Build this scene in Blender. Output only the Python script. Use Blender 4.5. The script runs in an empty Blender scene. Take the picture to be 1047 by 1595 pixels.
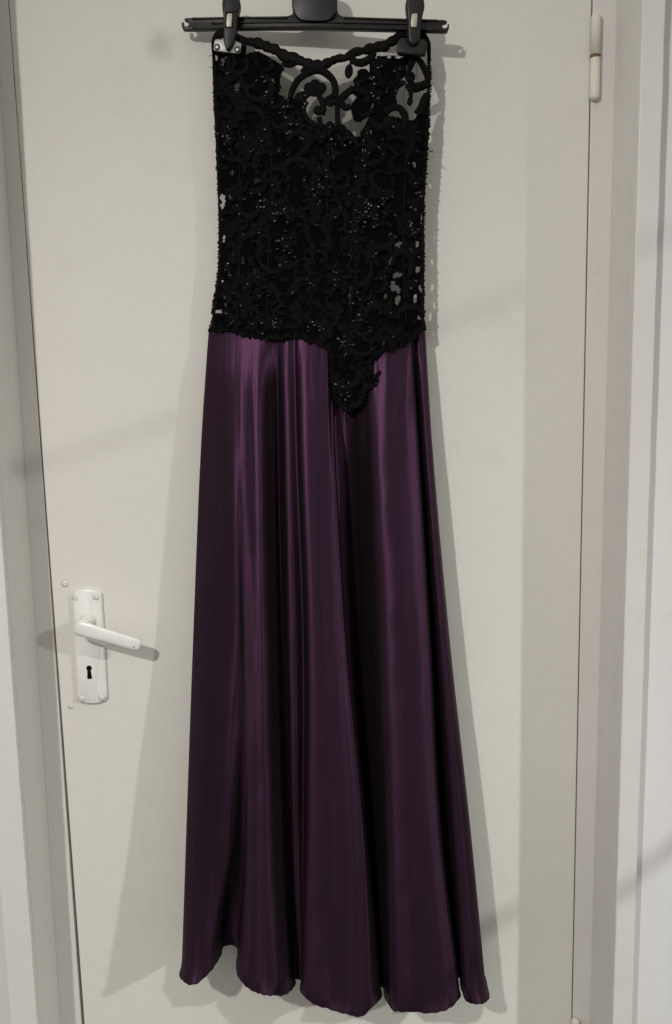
import bpy, bmesh, math, random
from mathutils import Vector, Matrix, noise

random.seed(7)
scene = bpy.context.scene
col = scene.collection

# ------------------------------------------------------------------ camera
W, H = 1047.0, 1595.0            # working grid used to measure the place
F = 1350.0
PITCH = math.atan(F / 8900.0)
ROLL = 0.0233
DIST = F / 1000.0 * math.cos(PITCH)
Z0 = 1.25
CAM = Vector((0.0, -DIST, Z0 + DIST * math.tan(PITCH)))
cam_d = bpy.data.cameras.new("camera")
cam_o = bpy.data.objects.new("camera", cam_d)
col.objects.link(cam_o)
cam_d.sensor_fit = 'HORIZONTAL'
cam_d.sensor_width = 36.0
cam_d.lens = 36.0 * F / W
cam_d.clip_start = 0.02
cam_d.clip_end = 60.0
fwd = Vector((0, math.cos(PITCH), -math.sin(PITCH)))
rt0 = Vector((1, 0, 0))
up0 = rt0.cross(fwd)
# world-down drifts to the right in the picture: roll of the hand-held phone
cr, sr = math.cos(ROLL), math.sin(ROLL)
RIGHT = rt0 * cr - up0 * sr
RIGHT = (rt0 * cr + up0 * -sr)
UP = (up0 * cr + rt0 * sr)
rot = Matrix((RIGHT, UP, -fwd)).transposed()
cam_o.matrix_world = Matrix.Translation(CAM) @ rot.to_4x4()
scene.camera = cam_o

# ------------------------------------------------------------------ light and exposure
L1 = Vector((-0.93, -2.10, 2.42))
L2 = Vector((2.75, -2.20, 2.42))
world = bpy.data.worlds.new("World")
scene.world = world
world.use_nodes = True
wb = world.node_tree.nodes["Background"]
wb.inputs[0].default_value = (1.0, 0.965, 0.91, 1)
wb.inputs[1].default_value = 0.33
# the unseen room: pale ceiling and upper walls, darker floor
_nt = world.node_tree
_tc = _nt.nodes.new("ShaderNodeTexCoord")
_sp = _nt.nodes.new("ShaderNodeSeparateXYZ")
_nt.links.new(_tc.outputs["Generated"], _sp.inputs[0])
_mr = _nt.nodes.new("ShaderNodeMapRange")
_mr.interpolation_type = 'SMOOTHSTEP'
_mr.inputs["From Min"].default_value = -0.6
_mr.inputs["From Max"].default_value = 0.45
_mr.inputs["To Min"].default_value = 0.04
_mr.inputs["To Max"].default_value = 0.66
_nt.links.new(_sp.outputs["Z"], _mr.inputs["Value"])
_nt.links.new(_mr.outputs["Result"], wb.inputs[1])


def spot(name, loc, aim, power, radius, colour, angle, blend):
    l = bpy.data.lights.new(name, 'SPOT')
    l.energy = power
    l.shadow_soft_size = radius
    l.color = colour
    l.spot_size = math.radians(angle)
    l.spot_blend = blend
    o = bpy.data.objects.new(name, l)
    col.objects.link(o)
    o.location = loc
    o.rotation_euler = (Vector(aim) - Vector(loc)).to_track_quat('-Z', 'Y').to_euler()
    return o


spot("ceiling_lamp_light", L1, (1.6, 0, -2.3), 150, 0.035, (1.0, 0.955, 0.91), 146, 1.0)  # left downlight
spot("ceiling_lamp_light", L2, (-1.6, 0, -2.3), 248, 0.045, (0.98, 1.0, 0.95), 80, 1.0)
scene.view_settings.view_transform = 'Standard'
scene.view_settings.look = 'None'
scene.view_settings.exposure = -0.07
scene.view_settings.gamma = 1.0
scene.view_settings.use_curve_mapping = False
scene.cycles.use_denoising = True
scene.cycles.max_bounces = 8
scene.cycles.transparent_max_bounces = 24


# ------------------------------------------------------------------ helpers
def at(px, py, depth):
    """point in front of the door by `depth` metres, measured on the photo grid"""
    d = RIGHT * (px - W / 2) + UP * (H / 2 - py) + fwd * F
    t = (-depth - CAM.y) / d.y
    return CAM + d * t


def lerp(a, b, t):
    return a + (b - a) * t


def interp(tab, x):
    if x <= tab[0][0]:
        return tab[0][1]
    for (x0, v0), (x1, v1) in zip(tab, tab[1:]):
        if x <= x1:
            return lerp(v0, v1, (x - x0) / (x1 - x0))
    return tab[-1][1]


def cr1(p, t):
    """Catmull-Rom through list p of tuples, t in 0..len-1"""
    n = len(p)
    i = min(int(t), n - 2)
    u = t - i
    a = p[max(i - 1, 0)]; b = p[i]; c = p[i + 1]; d = p[min(i + 2, n - 1)]
    r = []
    for q in range(len(b)):
        m0 = (c[q] - a[q]) * 0.42
        m1 = (d[q] - b[q]) * 0.42
        u2 = u * u; u3 = u2 * u
        r.append((2 * u3 - 3 * u2 + 1) * b[q] + (u3 - 2 * u2 + u) * m0 + (-2 * u3 + 3 * u2) * c[q] + (u3 - u2) * m1)
    return r


def smooth_path(pts, per=5):
    out = []
    n = len(pts)
    for k in range((n - 1) * per + 1):
        out.append(cr1(pts, k / per))
    return out


def inside(poly, x, y):
    r = False
    j = len(poly) - 1
    for i in range(len(poly)):
        xi, yi = poly[i]; xj, yj = poly[j]
        if (yi > y) != (yj > y) and x < (xj - xi) * (y - yi) / (yj - yi) + xi:
            r = not r
        j = i
    return r


def mesh_obj(name, verts, faces, mat, parent=None, smooth=True, uvs=None):
    me = bpy.data.meshes.new(name)
    me.from_pydata([tuple(v) for v in verts], [], faces)
    if smooth:
        me.polygons.foreach_set("use_smooth", [True] * len(me.polygons))
    if uvs:
        ul = me.uv_layers.new(name="UVMap")
        for l in me.loops:
            ul.data[l.index].uv = uvs[l.vertex_index]
    me.materials.append(mat)
    me.update()
    o = bpy.data.objects.new(name, me)
    col.objects.link(o)
    if parent:
        o.parent = parent
        o.matrix_parent_inverse = parent.matrix_world.inverted()
    return o


def bm_obj(name, bm, mat, parent=None, smooth=False):
    bmesh.ops.recalc_face_normals(bm, faces=bm.faces)
    me = bpy.data.meshes.new(name)
    bm.to_mesh(me)
    bm.free()
    if smooth:
        me.polygons.foreach_set("use_smooth", [True] * len(me.polygons))
    me.materials.append(mat)
    o = bpy.data.objects.new(name, me)
    col.objects.link(o)
    if parent:
        o.parent = parent
        o.matrix_parent_inverse = parent.matrix_world.inverted()
    return o


def empty(name, loc, label, cat, group=None):
    o = bpy.data.objects.new(name, None)
    o.empty_display_size = 0.05
    o.location = loc
    col.objects.link(o)
    bpy.context.view_layer.update()
    o["label"] = label
    o["category"] = cat
    if group:
        o["group"] = group
    return o


def box(bm, x0, x1, y0, y1, z0, z1):
    vs = [bm.verts.new((x, y, z)) for x in (x0, x1) for y in (y0, y1) for z in (z0, z1)]
    for f in ((0, 1, 3, 2), (4, 6, 7, 5), (0, 4, 5, 1), (2, 3, 7, 6), (0, 2, 6, 4), (1, 5, 7, 3)):
        bm.faces.new([vs[i] for i in f])


def bevel(bm, w, seg=2):
    bmesh.ops.bevel(bm, geom=list(bm.edges), offset=w, segments=seg, profile=0.5, affect='EDGES', clamp_overlap=True)


def extrude_poly(name, poly, dfront, dback, mat, parent, bev=0.0012, seg=2, smooth=True):
    """outline on the photo grid, given real thickness between two depths; dfront/dback may be functions of px"""
    ff = dfront if callable(dfront) else (lambda x: dfront)
    fb = dback if callable(dback) else (lambda x: dback)
    bm = bmesh.new()
    fv = []; bv = []
    for (x, y) in poly:
        p = at(x, y, ff(x))
        fv.append(bm.verts.new(p))
        b = p.copy(); b.y = -fb(x)
        bv.append(bm.verts.new(b))
    n = len(poly)
    front = bm.faces.new(fv)
    bm.faces.new(bv[::-1])
    for i in range(n):
        bm.faces.new((fv[i], bv[i], bv[(i + 1) % n], fv[(i + 1) % n]))
    bmesh.ops.recalc_face_normals(bm, faces=bm.faces)
    if bev:
        ed = [e for e in front.edges]
        bmesh.ops.bevel(bm, geom=ed, offset=bev, segments=seg, profile=0.5, affect='EDGES', clamp_overlap=True)
    o = bm_obj(name, bm, mat, parent)
    if smooth:
        for p in o.data.polygons:
            p.use_smooth = True
        try:
            o.data.set_sharp_from_angle(angle=math.radians(35))
        except Exception:
            pass
    return o


def tube(verts, faces, pts, radii, sides=8, caps=True, squash=None, normal=None):
    """append a tube through world points; squash: flatten factor along `normal`"""
    base = len(verts)
    n = len(pts)
    for i, p in enumerate(pts):
        a = pts[max(i - 1, 0)]; b = pts[min(i + 1, n - 1)]
        t = (b - a)
        if t.length < 1e-9:
            t = Vector((0, 0, 1))
        t.normalize()
        nn = normal if normal is not None else Vector((0, -1, 0))
        if abs(t.dot(nn)) > 0.95:
            nn = Vector((1, 0, 0))
        s = t.cross(nn).normalized()
        m = s.cross(t).normalized()
        r = radii[i] if isinstance(radii, (list, tuple)) else radii
        for k in range(sides):
            a_ = 2 * math.pi * k / sides
            verts.append(p + s * (math.cos(a_) * r) + m * (math.sin(a_) * r * (squash if squash else 1.0)))
    for i in range(n - 1):
        for k in range(sides):
            k2 = (k + 1) % sides
            faces.append((base + i * sides + k, base + i * sides + k2, base + (i + 1) * sides + k2, base + (i + 1) * sides + k))
    if caps:
        faces.append(tuple(base + k for k in range(sides))[::-1])
        faces.append(tuple(base + (n - 1) * sides + k for k in range(sides)))


# ------------------------------------------------------------------ materials
def new_mat(name):
    m = bpy.data.materials.new(name)
    m.use_nodes = True
    nt = m.node_tree
    return m, nt, nt.nodes["Principled BSDF"]


def N(nt, kind, **kw):
    n = nt.nodes.new(kind)
    for k, v in kw.items():
        setattr(n, k, v)
    return n


def paint(name, c0, c1, rough, bump=0.12, dark_blot=None, scale=1.0):
    m, nt, b = new_mat(name)
    tc = N(nt, "ShaderNodeTexCoord")
    geo = N(nt, "ShaderNodeNewGeometry")
    big = N(nt, "ShaderNodeTexNoise"); big.inputs["Scale"].default_value = 3.0 * scale
    big.inputs["Detail"].default_value = 4
    nt.links.new(geo.outputs["Position"], big.inputs["Vector"])
    rmp = N(nt, "ShaderNodeValToRGB")
    rmp.color_ramp.elements[0].position = 0.3; rmp.color_ramp.elements[0].color = (*c0, 1)
    rmp.color_ramp.elements[1].position = 0.72; rmp.color_ramp.elements[1].color = (*c1, 1)
    nt.links.new(big.outputs["Fac"], rmp.inputs["Fac"])
    out = rmp.outputs["Color"]
    # tiny specks and knocks in old gloss paint
    sp = N(nt, "ShaderNodeTexVoronoi"); sp.inputs["Scale"].default_value = 9.0
    nt.links.new(geo.outputs["Position"], sp.inputs["Vector"])
    st = N(nt, "ShaderNodeMath", operation='LESS_THAN'); st.inputs[1].default_value = 0.013
    nt.links.new(sp.outputs["Distance"], st.inputs[0])
    sel = N(nt, "ShaderNodeSeparateColor"); nt.links.new(sp.outputs["Color"], sel.inputs[0])
    s2 = N(nt, "ShaderNodeMath", operation='GREATER_THAN'); s2.inputs[1].default_value = 0.6
    nt.links.new(sel.outputs[0], s2.inputs[0])
    mul = N(nt, "ShaderNodeMath", operation='MULTIPLY')
    nt.links.new(st.outputs[0], mul.inputs[0]); nt.links.new(s2.outputs[0], mul.inputs[1])
    mm = N(nt, "ShaderNodeMath", operation='MULTIPLY'); mm.inputs[1].default_value = 0.35
    nt.links.new(mul.outputs[0], mm.inputs[0])
    mx = N(nt, "ShaderNodeMix", data_type='RGBA')
    nt.links.new(mm.outputs[0], mx.inputs["Factor"])
    nt.links.new(out, mx.inputs["A"])
    mx.inputs["B"].default_value = (0.25, 0.22, 0.18, 1)
    out = mx.outputs["Result"]
    # faint handling grime and scuffs in the old paint
    gm = N(nt, "ShaderNodeMapping"); gm.inputs["Scale"].default_value = (9, 9, 14)
    nt.links.new(geo.outputs["Position"], gm.inputs["Vector"])
    gn = N(nt, "ShaderNodeTexNoise"); gn.inputs["Scale"].default_value = 1.0; gn.inputs["Detail"].default_value = 8; gn.inputs["Roughness"].default_value = 0.68
    nt.links.new(gm.outputs[0], gn.inputs["Vector"])
    gr = N(nt, "ShaderNodeMapRange"); gr.inputs["From Min"].default_value = 0.56; gr.inputs["From Max"].default_value = 0.78
    gr.inputs["To Min"].default_value = 0.0; gr.inputs["To Max"].default_value = 0.16
    nt.links.new(gn.outputs["Fac"], gr.inputs["Value"])
    gx = N(nt, "ShaderNodeMix", data_type='RGBA')
    nt.links.new(gr.outputs["Result"], gx.inputs["Factor"])
    nt.links.new(out, gx.inputs["A"]); gx.inputs["B"].default_value = (0.40, 0.36, 0.29, 1)
    out = gx.outputs["Result"]
    if dark_blot is not None:
        # soft-edged darker blot mixed into the door colour beside the hanger
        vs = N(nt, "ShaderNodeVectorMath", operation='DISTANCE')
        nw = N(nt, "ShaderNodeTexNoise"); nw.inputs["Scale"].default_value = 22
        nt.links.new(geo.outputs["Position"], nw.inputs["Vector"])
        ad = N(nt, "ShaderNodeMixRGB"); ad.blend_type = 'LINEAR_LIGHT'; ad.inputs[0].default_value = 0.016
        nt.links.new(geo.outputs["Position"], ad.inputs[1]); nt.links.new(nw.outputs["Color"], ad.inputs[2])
        nt.links.new(ad.outputs[0], vs.inputs[0]); vs.inputs[1].default_value = dark_blot
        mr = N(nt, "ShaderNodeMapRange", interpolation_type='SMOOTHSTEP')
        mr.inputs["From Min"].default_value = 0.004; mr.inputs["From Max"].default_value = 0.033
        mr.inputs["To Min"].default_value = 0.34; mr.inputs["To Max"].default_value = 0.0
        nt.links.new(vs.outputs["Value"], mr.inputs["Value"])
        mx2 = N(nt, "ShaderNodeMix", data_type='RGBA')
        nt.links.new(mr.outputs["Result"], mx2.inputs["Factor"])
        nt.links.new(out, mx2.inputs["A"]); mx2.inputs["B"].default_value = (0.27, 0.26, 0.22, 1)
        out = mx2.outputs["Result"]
    nt.links.new(out, b.inputs["Base Color"])
    b.inputs["Roughness"].default_value = rough
    b.inputs["Specular IOR Level"].default_value = 0.16
    # roller / brush relief
    mp = N(nt, "ShaderNodeMapping"); mp.inputs["Scale"].default_value = (1, 1, 0.55)
    nt.links.new(geo.outputs["Position"], mp.inputs["Vector"])
    f1 = N(nt, "ShaderNodeTexNoise"); f1.inputs["Scale"].default_value = 420; f1.inputs["Detail"].default_value = 3
    nt.links.new(mp.outputs["Vector"], f1.inputs["Vector"])
    f2 = N(nt, "ShaderNodeTexNoise"); f2.inputs["Scale"].default_value = 28; f2.inputs["Detail"].default_value = 2
    nt.links.new(mp.outputs["Vector"], f2.inputs["Vector"])
    sm = N(nt, "ShaderNodeMath", operation='ADD'); nt.links.new(f1.outputs["Fac"], sm.inputs[0])
    m3 = N(nt, "ShaderNodeMath", operation='MULTIPLY'); m3.inputs[1].default_value = 3.0
    nt.links.new(f2.outputs["Fac"], m3.inputs[0]); nt.links.new(m3.outputs[0], sm.inputs[1])
    bp = N(nt, "ShaderNodeBump"); bp.inputs["Strength"].default_value = bump; bp.inputs["Distance"].default_value = 0.002
    nt.links.new(sm.outputs[0], bp.inputs["Height"])
    nt.links.new(bp.outputs["Normal"], b.inputs["Normal"])
    return m


def plain(name, colr, rough, metal=0.0, spec=0.5, noise_amt=0.15, nscale=60, bump=0.0):
    m, nt, b = new_mat(name)
    geo = N(nt, "ShaderNodeNewGeometry")
    nz = N(nt, "ShaderNodeTexNoise"); nz.inputs["Scale"].default_value = nscale; nz.inputs["Detail"].default_value = 3
    nt.links.new(geo.outputs["Position"], nz.inputs["Vector"])
    r = N(nt, "ShaderNodeValToRGB")
    lo = [max(0, c * (1 - noise_amt)) for c in colr]; hi = [min(1, c * (1 + noise_amt)) for c in colr]
    r.color_ramp.elements[0].color = (*lo, 1); r.color_ramp.elements[1].color = (*hi, 1)
    r.color_ramp.elements[0].position = 0.3; r.color_ramp.elements[1].position = 0.7
    nt.links.new(nz.outputs["Fac"], r.inputs["Fac"])
    nt.links.new(r.outputs["Color"], b.inputs["Base Color"])
    b.inputs["Roughness"].default_value = rough
    b.inputs["Metallic"].default_value = metal
    b.inputs["Specular IOR Level"].default_value = spec
    if bump:
        bp = N(nt, "ShaderNodeBump"); bp.inputs["Strength"].default_value = bump; bp.inputs["Distance"].default_value = 0.001
        nt.links.new(nz.outputs["Fac"], bp.inputs["Height"]); nt.links.new(bp.outputs["Normal"], b.inputs["Normal"])
    return m


blot_at = at(249, 68, 0.0)
M_DOOR = paint("door_paint", (0.665, 0.65, 0.595), (0.695, 0.68, 0.625), 0.55, 0.17, dark_blot=tuple(blot_at))
M_FRAME = paint("frame_paint", (0.63, 0.615, 0.58), (0.67, 0.655, 0.62), 0.45, 0.22)
M_WALL = paint("wall_paint", (0.66, 0.658, 0.648), (0.70, 0.698, 0.688), 0.8, 0.12)
M_ENAMEL = plain("white_enamel", (0.75, 0.755, 0.72), 0.24, spec=0.5, noise_amt=0.04)
M_HINGE = paint("hinge_paint", (0.64, 0.61, 0.53), (0.70, 0.67, 0.59), 0.35, 0.1)
M_RUST = plain("rusty_metal", (0.16, 0.10, 0.05), 0.8, noise_amt=0.6, nscale=600)
M_GRIME = plain("old_grime", (0.30, 0.28, 0.24), 0.8, noise_amt=0.5, nscale=700)
M_DARK = plain("dark_void", (0.006, 0.005, 0.005), 0.9, spec=0.1)
M_PLASTIC = plain("black_plastic", (0.011, 0.0105, 0.0105), 0.38, spec=0.28, noise_amt=0.2, nscale=300, bump=0.03)
M_STEEL = plain("zinc_steel", (0.30, 0.295, 0.285), 0.42, metal=0.9, noise_amt=0.2, nscale=500, bump=0.05)
M_BRASS = plain("spring_steel", (0.42, 0.40, 0.33), 0.5, metal=0.5, noise_amt=0.1)
M_LACE = plain("black_lace_embroidery", (0.0034, 0.0032, 0.0034), 0.7, spec=0.06, noise_amt=0.5, nscale=900, bump=0.35)
M_CORD = plain("black_satin_cord", (0.0038, 0.0032, 0.0032), 0.6, spec=0.07, noise_amt=0.4, nscale=700, bump=0.25)
M_LINING = plain("black_net_lining", (0.0028, 0.0026, 0.0028), 0.9, spec=0.03, noise_amt=0.5, nscale=300, bump=0.2)
M_BEAD = plain("jet_bead", (0.004, 0.004, 0.004), 0.26, spec=0.8, noise_amt=0.1)
M_HEM = plain("hem_thread", (0.012, 0.006, 0.012), 0.6, spec=0.2)
M_CABLE = plain("grey_cable", (0.2, 0.2, 0.2), 0.6)


def tulle(name, alpha, c):
    m, nt, b = new_mat(name)
    outn = nt.nodes["Material Output"]
    tr = N(nt, "ShaderNodeBsdfTransparent")
    b.inputs["Base Color"].default_value = (*c, 1)
    b.inputs["Roughness"].default_value = 0.7
    b.inputs["Specular IOR Level"].default_value = 0.2
    geo = N(nt, "ShaderNodeNewGeometry")
    nz = N(nt, "ShaderNodeTexNoise"); nz.inputs["Scale"].default_value = 900
    nt.links.new(geo.outputs["Position"], nz.inputs["Vector"])
    mr = N(nt, "ShaderNodeMapRange")
    mr.inputs["From Min"].default_value = 0.35; mr.inputs["From Max"].default_value = 0.65
    mr.inputs["To Min"].default_value = alpha * 0.85; mr.inputs["To Max"].default_value = alpha * 1.15
    nt.links.new(nz.outputs["Fac"], mr.inputs["Value"])
    mx = N(nt, "ShaderNodeMixShader")
    nt.links.new(mr.outputs["Result"], mx.inputs[0])
    nt.links.new(tr.outputs[0], mx.inputs[1]); nt.links.new(b.outputs[0], mx.inputs[2])
    nt.links.new(mx.outputs[0], outn.inputs["Surface"])
    return m


M_TULLE_F = tulle("sheer_net_front", 0.14, (0.03, 0.03, 0.03))
M_TULLE_B = tulle("sheer_net_back", 0.22, (0.02, 0.02, 0.02))


def satin():
    m, nt, b = new_mat("aubergine_satin")
    outn = nt.nodes["Material Output"]
    uv = N(nt, "ShaderNodeUVMap", uv_map="UVMap")
    geo = N(nt, "ShaderNodeNewGeometry")
    # floating satin yarns: shiny plum threads over a matt brown-black ground yarn
    mp = N(nt, "ShaderNodeMapping"); mp.inputs["Scale"].default_value = (90, 6, 1)
    nt.links.new(uv.outputs[0], mp.inputs["Vector"])
    nz = N(nt, "ShaderNodeTexNoise"); nz.inputs["Scale"].default_value = 1.0; nz.inputs["Detail"].default_value = 3
    nt.links.new(mp.outputs[0], nz.inputs["Vector"])
    r = N(nt, "ShaderNodeValToRGB")
    r.color_ramp.elements[0].position = 0.3; r.color_ramp.elements[0].color = (0.124, 0.049, 0.116, 1)
    r.color_ramp.elements[1].position = 0.7; r.color_ramp.elements[1].color = (0.130, 0.051, 0.121, 1)
    nt.links.new(nz.outputs["Fac"], r.inputs["Fac"])
    nt.links.new(r.outputs["Color"], b.inputs["Base Color"])
    b.inputs["Metallic"].default_value = 1.0
    b.inputs["Roughness"].default_value = 0.47
    b.inputs["Anisotropic Rotation"].default_value = 0.25
    b.inputs["Anisotropic"].default_value = 0.74
    tg = N(nt, "ShaderNodeTangent", direction_type='UV_MAP', uv_map="UVMap")
    nt.links.new(tg.outputs[0], b.inputs["Tangent"])
    g = N(nt, "ShaderNodeBsdfPrincipled")
    g.inputs["Base Color"].default_value = (0.0078, 0.0055, 0.0062, 1)
    g.inputs["Roughness"].default_value = 0.75
    g.inputs["Specular IOR Level"].default_value = 0.08
    mix = N(nt, "ShaderNodeMixShader"); mix.inputs[0].default_value = 0.31
    nt.links.new(g.outputs[0], mix.inputs[1]); nt.links.new(b.outputs[0], mix.inputs[2])
    nt.links.new(mix.outputs[0], outn.inputs["Surface"])
    # fine weave
    mp2 = N(nt, "ShaderNodeMapping"); mp2.inputs["Scale"].default_value = (1, 1, 0.3)
    nt.links.new(geo.outputs["Position"], mp2.inputs["Vector"])
    n2 = N(nt, "ShaderNodeTexNoise"); n2.inputs["Scale"].default_value = 1100; n2.inputs["Detail"].default_value = 2
    nt.links.new(mp2.outputs[0], n2.inputs["Vector"])
    bp = N(nt, "ShaderNodeBump"); bp.inputs["Strength"].default_value = 0.10; bp.inputs["Distance"].default_value = 0.001
    nt.links.new(n2.outputs["Fac"], bp.inputs["Height"])
    nt.links.new(bp.outputs["Normal"], b.inputs["Normal"]); nt.links.new(bp.outputs["Normal"], g.inputs["Normal"])
    return m


M_SATIN = satin()

# ------------------------------------------------------------------ the setting: walls, frame, door
D = 0.113                       # the architrave stands this far in front of the door face
ZB, ZT = 0.0, 2.12
DX0, DX1 = at(71.5, 797, 0).x, at(907.5, 797, 0).x

# door --------------------------------------------------------------
door = empty("door", ((DX0 + DX1) / 2, 0, ZB), "cream painted flush door with white lever handle behind the dress", "door")
bm = bmesh.new()
box(bm, DX0 + 0.0006, DX1 - 0.0012, 0.0, 0.040, ZB + 0.008, ZT)
bevel(bm, 0.0018, 2)
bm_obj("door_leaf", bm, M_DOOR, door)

# frame -------------------------------------------------------------
frame = empty("door_frame", ((DX0 + DX1) / 2, 0.02, ZB), "cream painted wooden door frame with deep reveal and narrow architrave", "door frame")


def prism(name, section, mat, parent, z0, z1, bev=0.0015, rough=0.0):
    """vertical board: section(z) -> list of (x,y); rough: unevenness of the old painted edges"""
    bm = bmesh.new()
    nz = 90 if rough else 1
    rings = []
    for k in range(nz + 1):
        z = lerp(z0, z1, k / nz)
        ring = []
        for i, (x, y) in enumerate(section(z)):
            if rough:
                x += rough * (noise.noise(Vector((z * 14, i * 7.3, 2.0))) + 0.8 * noise.noise(Vector((z * 55, i * 3.1, 5.0))))
            ring.append(bm.verts.new((x, y, z)))
        rings.append(ring)
    n = len(rings[0])
    bm.faces.new(rings[0][::-1]); bm.faces.new(rings[-1])
    for lo, hi in zip(rings, rings[1:]):
        for i in range(n):
            bm.faces.new((lo[i], lo[(i + 1) % n], hi[(i + 1) % n], hi[i]))
    bmesh.ops.recalc_face_normals(bm, faces=bm.faces)
    if bev:
        ve = [e for e in bm.edges if abs(e.verts[0].co.z - e.verts[1].co.z) > 1e-4 and len(e.link_faces) == 2 and e.calc_face_angle(0) > 0.3]
        bmesh.ops.bevel(bm, geom=ve, offset=bev, segments=2, profile=0.5, affect='EDGES')
    return bm_obj(name, bm, mat, parent)


ZH = 2.30
GAPL = 0.0034
# left edge of the lining of the opening: leans a little with height, as the old frame does
DL = lambda z: lerp(0.107, 0.121, (z - 0.42) / 1.64)
lx = lambda z: lerp(at(57, 1595, DL(0.42)).x, at(-57, 0, DL(2.06)).x, (z - 0.42) / (2.06 - 0.42))
LX0, LX1 = lx(0.0), lx(ZH)
lx2 = lambda z: lerp(LX0, LX1, z / ZH)
rx = lambda z: lerp(at(955, 1595, D).x, at(1002, 0, D).x, (z - 0.42) / (2.06 - 0.42))
rface = lambda z: lerp(at(919.5, 1595, 0).x, at(961.5, 0, 0).x, (z - 0.42) / (2.06 - 0.42))
lface = lambda z: lx2(z) - 0.001

# jambs (flush with the door face)
gapl = lambda z: lerp(0.0046, 0.0002, min(1.0, max(0.0, (z - 0.4) / 1.3)))
prism("jamb", lambda z: [(lface(z) - 0.03, 0.0), (DX0 - gapl(z), 0.0), (DX0 - gapl(z), 0.11), (lface(z) - 0.03, 0.11)], M_FRAME, frame, ZB, ZH, 0.0012, 0.0004)
prism("jamb", lambda z: [(DX1 + 0.0006, 0.0), (rface(z) + 0.03, 0.0), (rface(z) + 0.03, 0.11), (DX1 + 0.0006, 0.11)], M_FRAME, frame, ZB, ZH)
bm = bmesh.new(); box(bm, DX0 - GAPL + 0.0005, DX1 + 0.0017, 0.0, 0.11, ZT + 0.008, ZH)
bm_obj("frame_head", bm, M_FRAME, frame)
# door stops close the gap from behind
bm = bmesh.new(); box(bm, DX0 - 0.03, DX0 + 0.012, 0.042, 0.06, ZB, ZT); bm_obj("door_stop", bm, M_DARK, frame)
bm = bmesh.new(); box(bm, DX1 - 0.012, DX1 + 0.03, 0.042, 0.06, ZB, ZT); bm_obj("door_stop", bm, M_DARK, frame)
# reveals: splayed lining boards between the jamb face and the architrave
prism("reveal", lambda z: [(lface(z), -0.0006), (lx2(z), -DL(z) + 0.014), (lx2(z) - 0.028, -DL(z) + 0.014), (lface(z) - 0.028, -0.0006)], M_FRAME, frame, ZB, ZH, 0)
prism("reveal", lambda z: [(rface(z), -0.0006), (rface(z) + 0.028, -0.0006), (rx(z) + 0.028, -D + 0.014), (rx(z), -D + 0.014)], M_FRAME, frame, ZB, ZH, 0)
# architraves
AW_R = at(985, 1595, D).x - at(955, 1595, D).x
AW_L = at(57, 1595, D).x - at(15, 1595, D).x
prism("architrave", lambda z: [(lx2(z) + 0.0004, -DL(z)), (lx2(z) + 0.0004, -DL(z) + 0.0136), (lx2(z) - AW_L, -DL(z) + 0.028), (lx2(z) - AW_L, -DL(z))], M_FRAME, frame, ZB, ZH, 0.002, 0.0007)
prism("architrave", lambda z: [(rx(z) - 0.0004, -D), (rx(z) + AW_R, -D), (rx(z) + AW_R, -D + 0.028), (rx(z) - 0.0004, -D + 0.0136)], M_FRAME, frame, ZB, ZH, 0.002, 0.0007)

# walls either side, the right one with a rounded plaster corner
WY = -D + 0.026
o = prism("wall_left", lambda z: [(lx2(z) - AW_L + 0.004, -DL(z) + 0.026), (lx2(z) - AW_L + 0.004, 0.10), (LX0 - 1.0, 0.10), (LX0 - 1.0, -DL(z) + 0.026)], M_WALL, None, ZB, ZH, 0); o["kind"] = "structure"; o["label"] = "pale plaster wall left of the door frame"
sec = []
x_c = at(1026, 1100, D - 0.026).x
for k in range(13):
    q = 0.30 * (k / 12) ** 1.6
    sec.append((x_c + q, WY + (0.5 * q * q / 0.10 if q < 0.045 else 0.010125 + 0.45 * (q - 0.045))))
sec += [(x_c + 0.30, 0.14)]
o = prism("wall_right", lambda z: [(rx(z) + AW_R - 0.004, WY)] + sec + [(rx(z) + AW_R - 0.004, 0.14)], M_WALL, None, ZB, ZH, 0)
o["kind"] = "structure"; o["label"] = "pale plaster wall with rounded corner right of the door frame"

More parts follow.
